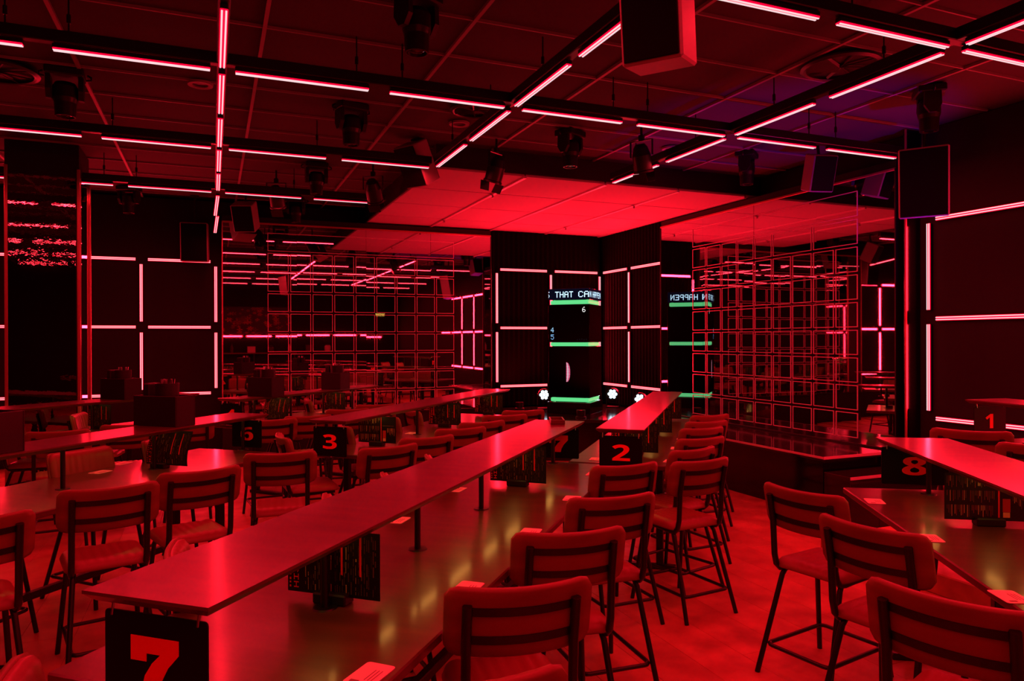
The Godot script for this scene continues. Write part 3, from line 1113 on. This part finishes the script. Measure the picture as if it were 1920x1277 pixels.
# ---------------------------------------------------------------- menus, cards, caddies
func menu_image(kind: int) -> Image:
	var r := RandomNumberGenerator.new()
	r.seed = 40 + kind
	var img := Image.create(512, 320, false, Image.FORMAT_RGB8)
	img.fill(Color(0.025, 0.022, 0.022))
	var tan := Color(0.92, 0.74, 0.52)
	var red := Color(0.95, 0.12, 0.08)
	var dim := Color(0.46, 0.30, 0.25)
	if kind == 0:
		# columns of writing running upwards
		var x := 100
		while x < 490:
			var c: Color = [tan, dim, dim, Color(0.5, 0.36, 0.28)][r.randi_range(0, 3)]
			var y := 300
			while y > 30:
				var l := r.randi_range(10, 60)
				if r.randf() < 0.75:
					var w := r.randi_range(2, 6)
					for k in range(0, l, 5): img.fill_rect(Rect2i(x, maxi(y - k, 16), w, 3), c)
				y -= l + r.randi_range(4, 26)
			x += r.randi_range(9, 17)
		for bx in [76, 300, 402]: img.fill_rect(Rect2i(bx, 24 if bx > 100 else 60, 11, 190 if bx > 100 else 130), red)
		# large word up the left edge
		var word := "HIJINX"
		var yy := 300
		for ch in word:
			var g: Array = FONT[ch]
			for row in 7:
				for k in 5:
					if g[row][k] == "1": img.fill_rect(Rect2i(34 + row * 4, yy - k * 6 - 6, 4, 6), red)
			yy -= 38
		for k in 14: img.fill_rect(Rect2i(10, 290 - k * 19, 9, r.randi_range(6, 14)), red)
	else:
		for row in 3:
			for x in range(14, 290, 9):
				if r.randf() < 0.8:
					img.fill_rect(Rect2i(x, 18 + row * 100, 3, r.randi_range(30, 84)), [dim, tan, dim, Color(0.6, 0.2, 0.15)][r.randi_range(0, 3)])
		img.fill_rect(Rect2i(308, 10, 10, 290), red)
		img.fill_rect(Rect2i(334, 170, 44, 90), Color(0.75, 0.15, 0.1))
		img.fill_rect(Rect2i(336, 262, 40, 36), tan)
		for x in range(392, 500, 8):
			img.fill_rect(Rect2i(x, 140, 3, r.randi_range(30, 100)), [dim, tan, dim][r.randi_range(0, 2)])
		for k in 30: img.fill_rect(Rect2i(334 + k * 5, 110 + (k % 3), 3, 3), tan)
	return img

func print_mat(key: String, img: Image) -> StandardMaterial3D:
	var m := mat(key, Color(1, 1, 1), 0.4)
	img.generate_mipmaps()
	m.albedo_texture = ImageTexture.create_from_image(img)
	return m

func menu(n: String, along: float, kind: int, label: String, bow := 0.0, wid := 0.42) -> void:
	var f := table_frame(n)
	var at: Vector3 = f * Vector3(0, TABLE, -along)
	var t := thing("menu_board", label, "menu", at, f.basis.get_euler().y, "menus")
	var b := MB.new()
	b.box(Vector3(0, 0.022, 0), Vector3(0.15, 0.044, 0.07), 0.006)
	part("holder", b, M.black, t)
	b = MB.new()
	var h := 0.262
	var seg := 6
	for k in seg:
		var v0 := float(k) / seg
		var v1 := float(k + 1) / seg
		for side in [1.0, -1.0]:
			var P := func(u: float, v: float) -> Vector3:
				return Vector3(u * wid + bow * 0.5 * pow(1.0 - v, 0.6), 0.028 + h * v, 0.0015 * side - bow * v * v)
			var i := b.v.size()
			var N := Vector3(0, 0, side)
			for q in [[-0.5, v1], [0.5, v1], [0.5, v0], [-0.5, v0]]:
				var uu: float = q[0] * side
				b.vert(P.call(uu, q[1]), N, Vector2(q[0] + 0.5, 1.0 - q[1]))
			b.tri(i, i + 1, i + 2); b.tri(i, i + 2, i + 3)
	part("printed_sheet", b, M.menu_a if kind == 0 else M.menu_b, t)

func table_things() -> void:
	print_mat("menu_a", menu_image(0))
	print_mat("menu_b", menu_image(1))
	menu("7", 0.95, 0, "black printed menu board under the near part of table seven's shelf")
	menu("7", 3.36, 0, "black printed menu board under the far part of table seven's shelf")
	menu("2", 0.88, 0, "black menu board nearest the number two sign")
	menu("2", 2.34, 0, "black menu board halfway along table two")
	menu("2", 3.75, 0, "black menu board at the stage end of table two")
	menu("3", 0.86, 1, "black menu board with red bar beside the number three sign")
	menu("3", 2.45, 0, "black menu board halfway along table three")
	menu("3", 3.9, 0, "black menu board at the far end of table three")
	menu("6", 3.28, 0, "curled black menu sheet beneath the large caddy on table six", 0.14)
	menu("5", 2.35, 0, "black menu board under the shelf of table five")
	menu("4", 0.75, 0, "leaning dark menu sheet next to the number four sign", 0.09)
	menu("4", 1.95, 0, "black menu board at the far half of table four")
	menu("8", 2.88, 1, "wide black menu board under the shelf of table eight", 0.0, 0.46)
	# small white cards on the tabletops
	var cards := [[0.45, -2.26, "7", "largest white card, at the near right corner of table seven"], [0.99, -2.89, "7", "white card on table seven in front of the second stool"], [1.59, -3.59, "7", "white card on table seven in front of the third stool"],
		[2.18, -4.24, "7", "white card on table seven by the fourth stool"], [2.73, -4.94, "7", "white card near the far end of table seven in purple light"], [0.99, -4.13, "7", "white card just showing beyond the shelf of table seven, nearer one"], [1.57, -4.81, "7", "white card just showing beyond the shelf of table seven, farther one"],
		[3.62, -5.2, "2", "nearest white card on the purple right side of table two"], [4.1, -5.79, "2", "second white card on the right side of table two"], [4.55, -6.32, "2", "third white card on the right side of table two"], [5.0, -6.86, "2", "fourth white card on the right side of table two"], [5.42, -7.38, "2", "farthest white card on the right side of table two"],
		[3.09, -5.55, "2", "white card on the left side of table two beside its sign"],
		[3.93, -3.40, "8", "white card near the far corner of table eight"], [3.47, -2.66, "8", "white card on table eight behind the second stool"], [2.98, -1.93, "8", "white card at the right edge of the picture on table eight"],
		[-0.83, -6.57, "6", "white card on table six beside the tufted stool back"], [-0.72, -6.95, "6", "curled white card behind the menu sheet on table six"], [-1.18, -5.12, "6", "white card at the near left of table six"],
		[2.05, -7.9, "3", "white card on the left side of table three"], [1.45, -10.72, "4", "white card on table four below the left mirror"]]
	var cm := MB.new()
	cm.prism(rounded(0.15, 0.105, 0.012), 0.0, 0.0025, Transform3D(Basis(Vector3(1, 0, 0), -PI / 2), Vector3.ZERO))
	var card_mesh := cm.mesh()
	var pm := MB.new()
	for k in 3: pm.box(Vector3(0.005 + 0.0 * k, 0.0028, -0.03 + 0.012 * k), Vector3(0.07, 0.0006, 0.003))
	pm.box(Vector3(0.055, 0.0028, 0.02), Vector3(0.014, 0.0006, 0.03))
	var print_mesh := pm.mesh()
	for q in cards:
		var tilt := rng.randf_range(-6, 6)
		var o := thing("table_card", q[3], "card", Vector3(q[0], TABLE + 0.0005, q[1]), heading(T[q[2]][1] + 90.0 + tilt), "table cards")
		put("card", card_mesh, M.card, o)
		put("print", print_mesh, M.card_print, o)
	# black caddies
	caddy(Vector3(-0.375, SHELF, -6.70), 41.0, 0.44, 0.22, 0.25, "large black caddy box with cutlery pot on the shelf of table six", true)
	caddy(Vector3(-1.33, SHELF, -5.55), 41.0, 0.36, 0.22, 0.26, "black caddy box cut by the left picture edge on table six", false)
	caddy(Vector3(-1.03, SHELF, -9.92), 46.0, 0.42, 0.24, 0.25, "black caddy box with cutlery on the shelf of table five", true)
	caddy(Vector3(0.62, SHELF, -9.62), 48.0, 0.40, 0.22, 0.24, "nearer black caddy box on the shelf of table four", true)
	caddy(Vector3(1.63, SHELF, -10.58), 48.0, 0.34, 0.22, 0.24, "farther black caddy box on the shelf of table four", true)
	# flat tray at the far end of table seven
	var b := MB.new()
	b.box(Vector3(0, 0.006, 0), Vector3(0.26, 0.012, 0.12), 0.003)
	var tr := thing("tray", "low flat tray on the far end of table seven's shelf", "tray", Vector3(2.70, SHELF, -5.53), heading(112))
	part("base", b, M.table_wood, tr)
	for q in [[0, 0.055, 0.26, 0.01], [0, -0.055, 0.26, 0.01], [0.125, 0, 0.01, 0.1], [-0.125, 0, 0.01, 0.1]]:
		b = MB.new()
		b.box(Vector3(q[0], 0.02, q[1]), Vector3(q[2], 0.032, q[3]), 0.002)
		part("rim", b, M.table_wood, tr)

func caddy(at: Vector3, h: float, w: float, d: float, tall: float, label: String, pot: bool) -> void:
	# w runs across the view (along heading + 90), open box with a pot of cutlery standing in it
	var t := thing("caddy_box", label, "caddy", at, heading(h), "black caddies")
	var b := MB.new()
	for q in [[0, d / 2 - 0.006, w, 0.012], [0, -d / 2 + 0.006, w, 0.012], [w / 2 - 0.006, 0, 0.012, d - 0.024], [-w / 2 + 0.006, 0, 0.012, d - 0.024]]:
		b = MB.new()
		b.box(Vector3(q[0], tall / 2, q[1]), Vector3(q[2], tall, q[3]), 0.003)
		part("side", b, M.box_black, t)
	b = MB.new()
	b.box(Vector3(0, 0.006, 0), Vector3(w - 0.02, 0.012, d - 0.02))
	part("bottom", b, M.box_black, t)
	if not pot: return
	b = MB.new()
	b.lathe([Vector2(0.0, 0.012), Vector2(0.085, 0.012), Vector2(0.095, tall + 0.1), Vector2(0.087, tall + 0.1), Vector2(0.08, 0.03), Vector2(0.0, 0.03)], Vector3(0.03, 0, 0), 20)
	part("pot", b, M.black, t)
	for k in 7:
		b = MB.new()
		var a := TAU * k / 7
		b.box(Vector3(0.03 + 0.05 * cos(a), tall + 0.055, 0.05 * sin(a)), Vector3(0.018, 0.16, 0.004), 0.001, Basis.from_euler(Vector3(0.12 * sin(a), a, 0.1 * cos(a))))
		part("cutlery", b, M.steel, t)
	b = MB.new()
	b.box(Vector3(-w * 0.3, tall * 0.5 + 0.07, 0), Vector3(0.07, tall + 0.06, d * 0.6), 0.01)
	part("bottle_holder", b, M.black, t)

# ---------------------------------------------------------------- things hung from the ceiling
func moving_head(x: float, z: float, turn: float, label: String) -> void:
	var t := thing("moving_head_light", label, "stage light", Vector3(x, CEIL, z), turn, "moving head lights")
	var b := MB.new()
	b.box(Vector3(0, -0.04, 0), Vector3(0.30, 0.075, 0.24), 0.012)
	part("base", b, M.black, t)
	for s in [-1, 1]:
		b = MB.new()
		b.tube([Vector3(0.17 * s, -0.03, 0.0), Vector3(0.2 * s, -0.045, 0.0), Vector3(0.2 * s, -0.07, 0.0), Vector3(0.16 * s, -0.078, 0.0)], 0.009, 6)
		part("handle", b, M.black_metal, t)
		b = MB.new()
		var arm := PackedVector2Array([Vector2(0.07, -0.07), Vector2(0.075, -0.2), Vector2(0.03, -0.27), Vector2(-0.03, -0.27), Vector2(-0.075, -0.2), Vector2(-0.07, -0.07)])
		b.prism(arm, 0.105, 0.145, Transform3D(Basis(Vector3.UP, PI / 2 * s), Vector3.ZERO))
		part("yoke_arm", b, M.black, t)
	b = MB.new()
	b.lathe([Vector2(0.0, -0.125), Vector2(0.08, -0.125), Vector2(0.1, -0.16), Vector2(0.1, -0.26), Vector2(0.088, -0.3), Vector2(0.082, -0.42), Vector2(0.07, -0.42), Vector2(0.066, -0.4)], Vector3.ZERO, 20)
	part("head", b, M.black_metal, t)
	b = MB.new()
	b.lathe([Vector2(0.068, -0.402), Vector2(0.04, -0.412), Vector2(0.0, -0.416)], Vector3.ZERO, 20)
	part("lens", b, M.glass_lens, t)

func par_can(x: float, z: float, turn: float, tilt: float, top: float, label: String) -> void:
	var t := thing("par_light", label, "stage light", Vector3(x, top, z), turn, "hanging par lights")
	var b := MB.new()
	b.box(Vector3(0, -0.02, 0), Vector3(0.06, 0.06, 0.05), 0.006)
	b.tube([Vector3(0, 0, 0), Vector3(0, CEIL - top + 0.005, 0)], 0.014, 8)
	part("clamp", b, M.black_metal, t)
	b = MB.new()
	b.box(Vector3(0, -0.055, 0), Vector3(0.27, 0.008, 0.03))
	for s in [-1, 1]: b.box(Vector3(0.135 * s, -0.14, 0), Vector3(0.008, 0.18, 0.03))
	part("yoke", b, M.black_metal, t)
	b = MB.new()
	var tb := Basis(Vector3(1, 0, 0), tilt)
	b.lathe([Vector2(0.0, 0.13), Vector2(0.05, 0.13), Vector2(0.08, 0.09), Vector2(0.105, 0.0), Vector2(0.105, -0.16), Vector2(0.115, -0.17), Vector2(0.115, -0.19), Vector2(0.1, -0.19), Vector2(0.098, -0.16)], Vector3(0, -0.22, 0), 20, tb)
	part("can", b, M.black_metal, t)
	b = MB.new()
	b.lathe([Vector2(0.098, -0.165), Vector2(0.0, -0.175)], Vector3(0, -0.22, 0), 20, tb)
	part("lens", b, M.glass_lens, t)
	for k in 2:
		b = MB.new()
		var a := 0.0 if k == 0 else PI
		var p := Vector3(0, -0.22, 0) + tb * Vector3(0, -0.19, 0)
		b.box(p + tb * Vector3(0, -0.055, 0.105 * cos(a)), Vector3(0.16, 0.11, 0.004), 0.0, tb * Basis(Vector3(1, 0, 0), 0.25 * cos(a)))
		part("barn_door", b, M.black_metal, t)

func speaker(at: Vector3, face: float, tilt: float, w: float, h: float, d: float, label: String) -> void:
	# the box stands centred on at; the bracket goes up to the ceiling
	var t := thing("speaker", label, "speaker", at, heading(face), "hanging speakers")
	var tb := Basis(Vector3(1, 0, 0), tilt)
	var b := MB.new()
	b.box(Vector3.ZERO, Vector3(w, h, d), 0.012, tb)
	part("cabinet", b, M.cabinet, t)
	b = MB.new()
	b.box(tb * Vector3(0, 0, -d / 2 - 0.006), Vector3(w - 0.03, h - 0.03, 0.012), 0.004, tb)
	part("grille", b, M.grille, t)
	b = MB.new()
	b.box(tb * Vector3(0, 0, d / 2 + 0.004), Vector3(w - 0.02, h - 0.02, 0.012), 0.004, tb)
	part("back_plate", b, M.grille, t)
	b = MB.new()
	var up := CEIL - at.y
	b.tube([Vector3(0, up, 0.04), Vector3(0, h / 2 * cos(tilt) - 0.02, 0.0)], 0.018, 8)
	b.box(Vector3(0, up - 0.01, 0.04), Vector3(0.14, 0.02, 0.14), 0.003)
	part("bracket", b, M.black_metal, t)

func hung_things() -> void:
	var gx := [-1.2, 1.31, 3.81, 6.35]
	var gz := [-4.87, -7.43, -10.1, -12.7]
	var names := {
		"0,1": "black moving head light at upper left, below the first cross beam", "1,0": "large black moving head light at the top edge left of centre", "1,1": "black moving head light left of centre between two cross beams",
		"1,2": "small moving head light between the two far left beams", "0,3": "small moving head light near the far wall at left", "2,1": "black moving head light hanging above the front edge of the stage ceiling",
		"3,0": "black moving head light at upper right in purple light", "3,1": "black moving head light above the right mirror", "1,3": "dim moving head light near the left mirror's top edge"}
	for i in 4:
		for k in 4:
			var key := "%d,%d" % [i, k]
			if names.has(key): moving_head(gx[i], gz[k], 0.3 + 0.2 * i - 0.25 * k, names[key])
	par_can(0.84, -10.76, heading(20), 0.55, 3.98 + 0.30, "tilted par light hanging from the farthest left beam")
	par_can(3.14, -8.05, heading(150), -0.35, 4.28, "tilted par light hanging before the stage ceiling's edge")
	par_can(4.46, -6.95, heading(60), 0.3, 4.28, "tilted par light hanging over the right lengthwise beam")
	par_can(2.0, -9.7, heading(30), 0.6, 4.25, "tilted par light left of the stage ceiling")
	speaker(Vector3(2.06, 3.64, -3.06), 232, -0.14, 0.31, 0.54, 0.26, "large speaker hanging at the top edge, its side lit red")
	speaker(Vector3(2.26, 4.10, -8.42), 238, -0.5, 0.34, 0.50, 0.26, "tilted speaker beside the stage ceiling's near left corner")
	speaker(Vector3(6.55, 3.55, -5.08), 233, -0.18, 0.44, 0.68, 0.26, "large black speaker hanging in front of the right light frame")
	speaker(Vector3(6.85, 4.02, -6.72), 196, -0.3, 0.30, 0.44, 0.24, "speaker hanging above the right mirror's near end")
	speaker(Vector3(0.49, 3.98, -12.35), 200, -0.45, 0.34, 0.44, 0.28, "tilted speaker hanging by the left mirror's upper left corner")
	speaker(Vector3(-0.27, 3.62, -13.1), 185, -0.08, 0.42, 0.64, 0.26, "black speaker covering the top tube of the left frame")
	# round air diffusers in the ceiling
	for q in [[5.06, -4.72, 0.33, "round ceiling air diffuser at upper right with slanted vanes"], [2.5, -7.05, 0.25, "round ceiling air diffuser next to the beam crossing"], [-1.75, -7.6, 0.33, "round ceiling air diffuser at the left picture edge"]]:
		var t := thing("air_diffuser", q[3], "air vent", Vector3(q[0], CEIL - 0.032, q[1]), 0.4, "air diffusers")
		var r: float = q[2]
		var b := MB.new()
		b.lathe([Vector2(r - 0.05, 0.016), Vector2(r - 0.05, -0.012), Vector2(r - 0.03, -0.02), Vector2(r, -0.006), Vector2(r, 0.01)], Vector3.ZERO, 36)
		part("rim", b, M.dark_trim, t)
		b = MB.new()
		b.lathe([Vector2(0.0, 0.012), Vector2(r - 0.045, 0.012)], Vector3.ZERO, 36)
		part("throat", b, M.black, t)
		for k in 8:
			b = MB.new()
			var a := TAU * k / 8
			b.box(Vector3(cos(a), 0, sin(a)) * (r - 0.05) / 2 + Vector3(0, -0.004, 0), Vector3(r - 0.06, 0.004, r * (0.34 if k == 5 else 0.07)), 0.0, Basis(Vector3.UP, -a) * Basis(Vector3(1, 0, 0), 0.6))
			part("vane", b, M.dark_trim, t)
	for q in [[2.53, -7.62, "small round downlight beside the central beam"], [5.32, -7.62, "small round downlight right of the hanging par light"], [-0.1, -7.35, "flat round smoke detector on the ceiling at upper left"]]:
		var t := thing("ceiling_downlight", q[2], "downlight", Vector3(q[0], CEIL - 0.012, q[1]), 0.0, "ceiling downlights")
		var b := MB.new()
		b.lathe([Vector2(0.07, 0.01), Vector2(0.07, -0.008), Vector2(0.11, -0.012), Vector2(0.115, 0.01)], Vector3.ZERO, 24)
		part("ring", b, M.tbar, t)
		b = MB.new()
		b.lathe([Vector2(0.0, 0.004), Vector2(0.072, 0.004)], Vector3.ZERO, 24)
		part("lamp_face", b, M.dark_trim, t)

# ---------------------------------------------------------------- the side behind the camera, seen in the mirrors
func far_side() -> void:
	var X := Vector3(1, 0, 0)
	var t := thing("light_frame", "row of red tubes on the wall behind the camera, seen in the mirrors", "light frame")
	for k in 7:
		wall_tube(t, Vector3(0, 0, 5.8), -X, Vector3(0, 0, -1), -6.9 + 1.15 * k, 2.15, -5.93 + 1.15 * k, 2.15, wall_tube_energy)
	# mural with large red blossoms
	var r := RandomNumberGenerator.new()
	r.seed = 91
	var img := Image.create(512, 256, false, Image.FORMAT_RGB8)
	img.fill(Color(0.07, 0.03, 0.03))
	for k in 90:
		var c := Vector2(r.randf_range(0, 512), r.randf_range(0, 256))
		var rad := r.randf_range(5, 24)
		var petals := r.randi_range(4, 7)
		var tone := Color(0.75, 0.22, 0.16).lerp(Color(0.35, 0.1, 0.1), r.randf())
		for y in range(maxi(0, int(c.y - rad)), mini(256, int(c.y + rad))):
			for x in range(maxi(0, int(c.x - rad)), mini(512, int(c.x + rad))):
				var d := Vector2(x, y) - c
				if d.length() < rad * (0.65 + 0.35 * cos(d.angle() * petals)) and d.length() > rad * 0.18: img.set_pixel(x, y, tone)
	print_mat("mural", img)
	var b := MB.new()
	b.quad_uv(Vector3(3.1, 3.35, 5.81), Vector3(-0.2, 3.35, 5.81), Vector3(-0.2, 2.25, 5.81), Vector3(3.1, 2.25, 5.81))
	var mu := thing("mural", "dark mural with red blossoms, seen in the left mirror", "mural")
	part("print", b, M.mural, mu)
	b = MB.new()
	b.box(Vector3(1.45, 2.8, 5.822), Vector3(3.36, 1.16, 0.016))
	part("board", b, M.black, mu)
	# back shelf and what stands on it
	var sh := thing("back_shelf", "long two-tier shelf on the wall behind the camera", "shelf")
	for y in [1.0, 1.45]:
		b = MB.new()
		b.box(Vector3(2.4, y, 5.65), Vector3(5.0, 0.04, 0.36), 0.005)
		part("shelf_board", b, M.chair_wood, sh)
	for x in [0.0, 1.6, 3.2, 4.8]:
		b = MB.new()
		b.box(Vector3(x, 0.72, 5.66), Vector3(0.05, 1.42, 0.3), 0.004)
		part("side", b, M.black_metal, sh)
	var kinds := ["jar", "carton", "bottle"]
	var col := ["pale", "brown", "grey", "white", "tan", "dark"]
	mat("prop_pale", Color(0.85, 0.8, 0.76), 0.5); mat("prop_dark", Color(0.3, 0.24, 0.22), 0.5)
	var spots := ["at the left end of the back shelf", "second along the back shelf", "in the middle of the back shelf", "right of the back shelf's middle", "near the right end of the back shelf", "at the right end of the back shelf"]
	for k in 6:
		var x := 4.5 - 0.75 * k
		var kind: String = kinds[k % 3]
		var o := thing(kind, "%s %s standing %s" % [["pale", "dark"][k % 2], kind, spots[k]], kind, Vector3(x, 1.47, 5.62))
		b = MB.new()
		if kind == "jar":
			b.lathe([Vector2(0.0, 0.0), Vector2(0.11, 0.0), Vector2(0.13, 0.05), Vector2(0.13, 0.2), Vector2(0.09, 0.25), Vector2(0.0, 0.25)], Vector3.ZERO, 16)
		elif kind == "carton":
			b.box(Vector3(0, 0.13, 0), Vector3(0.3, 0.26, 0.2), 0.006)
		else:
			b.lathe([Vector2(0.0, 0.0), Vector2(0.06, 0.0), Vector2(0.06, 0.22), Vector2(0.022, 0.3), Vector2(0.022, 0.36), Vector2(0.0, 0.36)], Vector3.ZERO, 14)
		part("body", b, M.prop_pale if k % 2 == 0 else M.prop_dark, o)
		b = MB.new()
		if kind == "jar": b.lathe([Vector2(0.095, 0.25), Vector2(0.1, 0.26), Vector2(0.1, 0.29), Vector2(0.0, 0.3)], Vector3.ZERO, 16)
		elif kind == "carton": b.box(Vector3(0, 0.265, 0), Vector3(0.304, 0.012, 0.204), 0.002)
		else: b.lathe([Vector2(0.025, 0.35), Vector2(0.027, 0.4), Vector2(0.0, 0.4)], Vector3.ZERO, 12)
		part("lid", b, M.black_metal, o)
	# small yellow word sign
	glow("yellow_glow", Color(1.0, 0.85, 0.35), 1.6)
	var ws := thing("word_sign", "small glowing yellow word sign on the wall behind the camera", "sign", Vector3(6.85, 3.13, 5.8), PI)
	b = MB.new()
	b.box(Vector3(0, 0, -0.012), Vector3(0.42, 0.2, 0.02), 0.004)
	part("plate", b, M.black, ws)
	var tm := TextMesh.new()
	var sf := SystemFont.new()
	sf.font_names = PackedStringArray(["Droid Sans"])
	sf.font_weight = 700
	tm.font = sf
	tm.text = "WOW"
	tm.font_size = 48
	tm.pixel_size = 0.0032
	tm.depth = 0.006
	put("lettering", tm, M.yellow_glow, ws, Vector3(0, 0, 0.004))
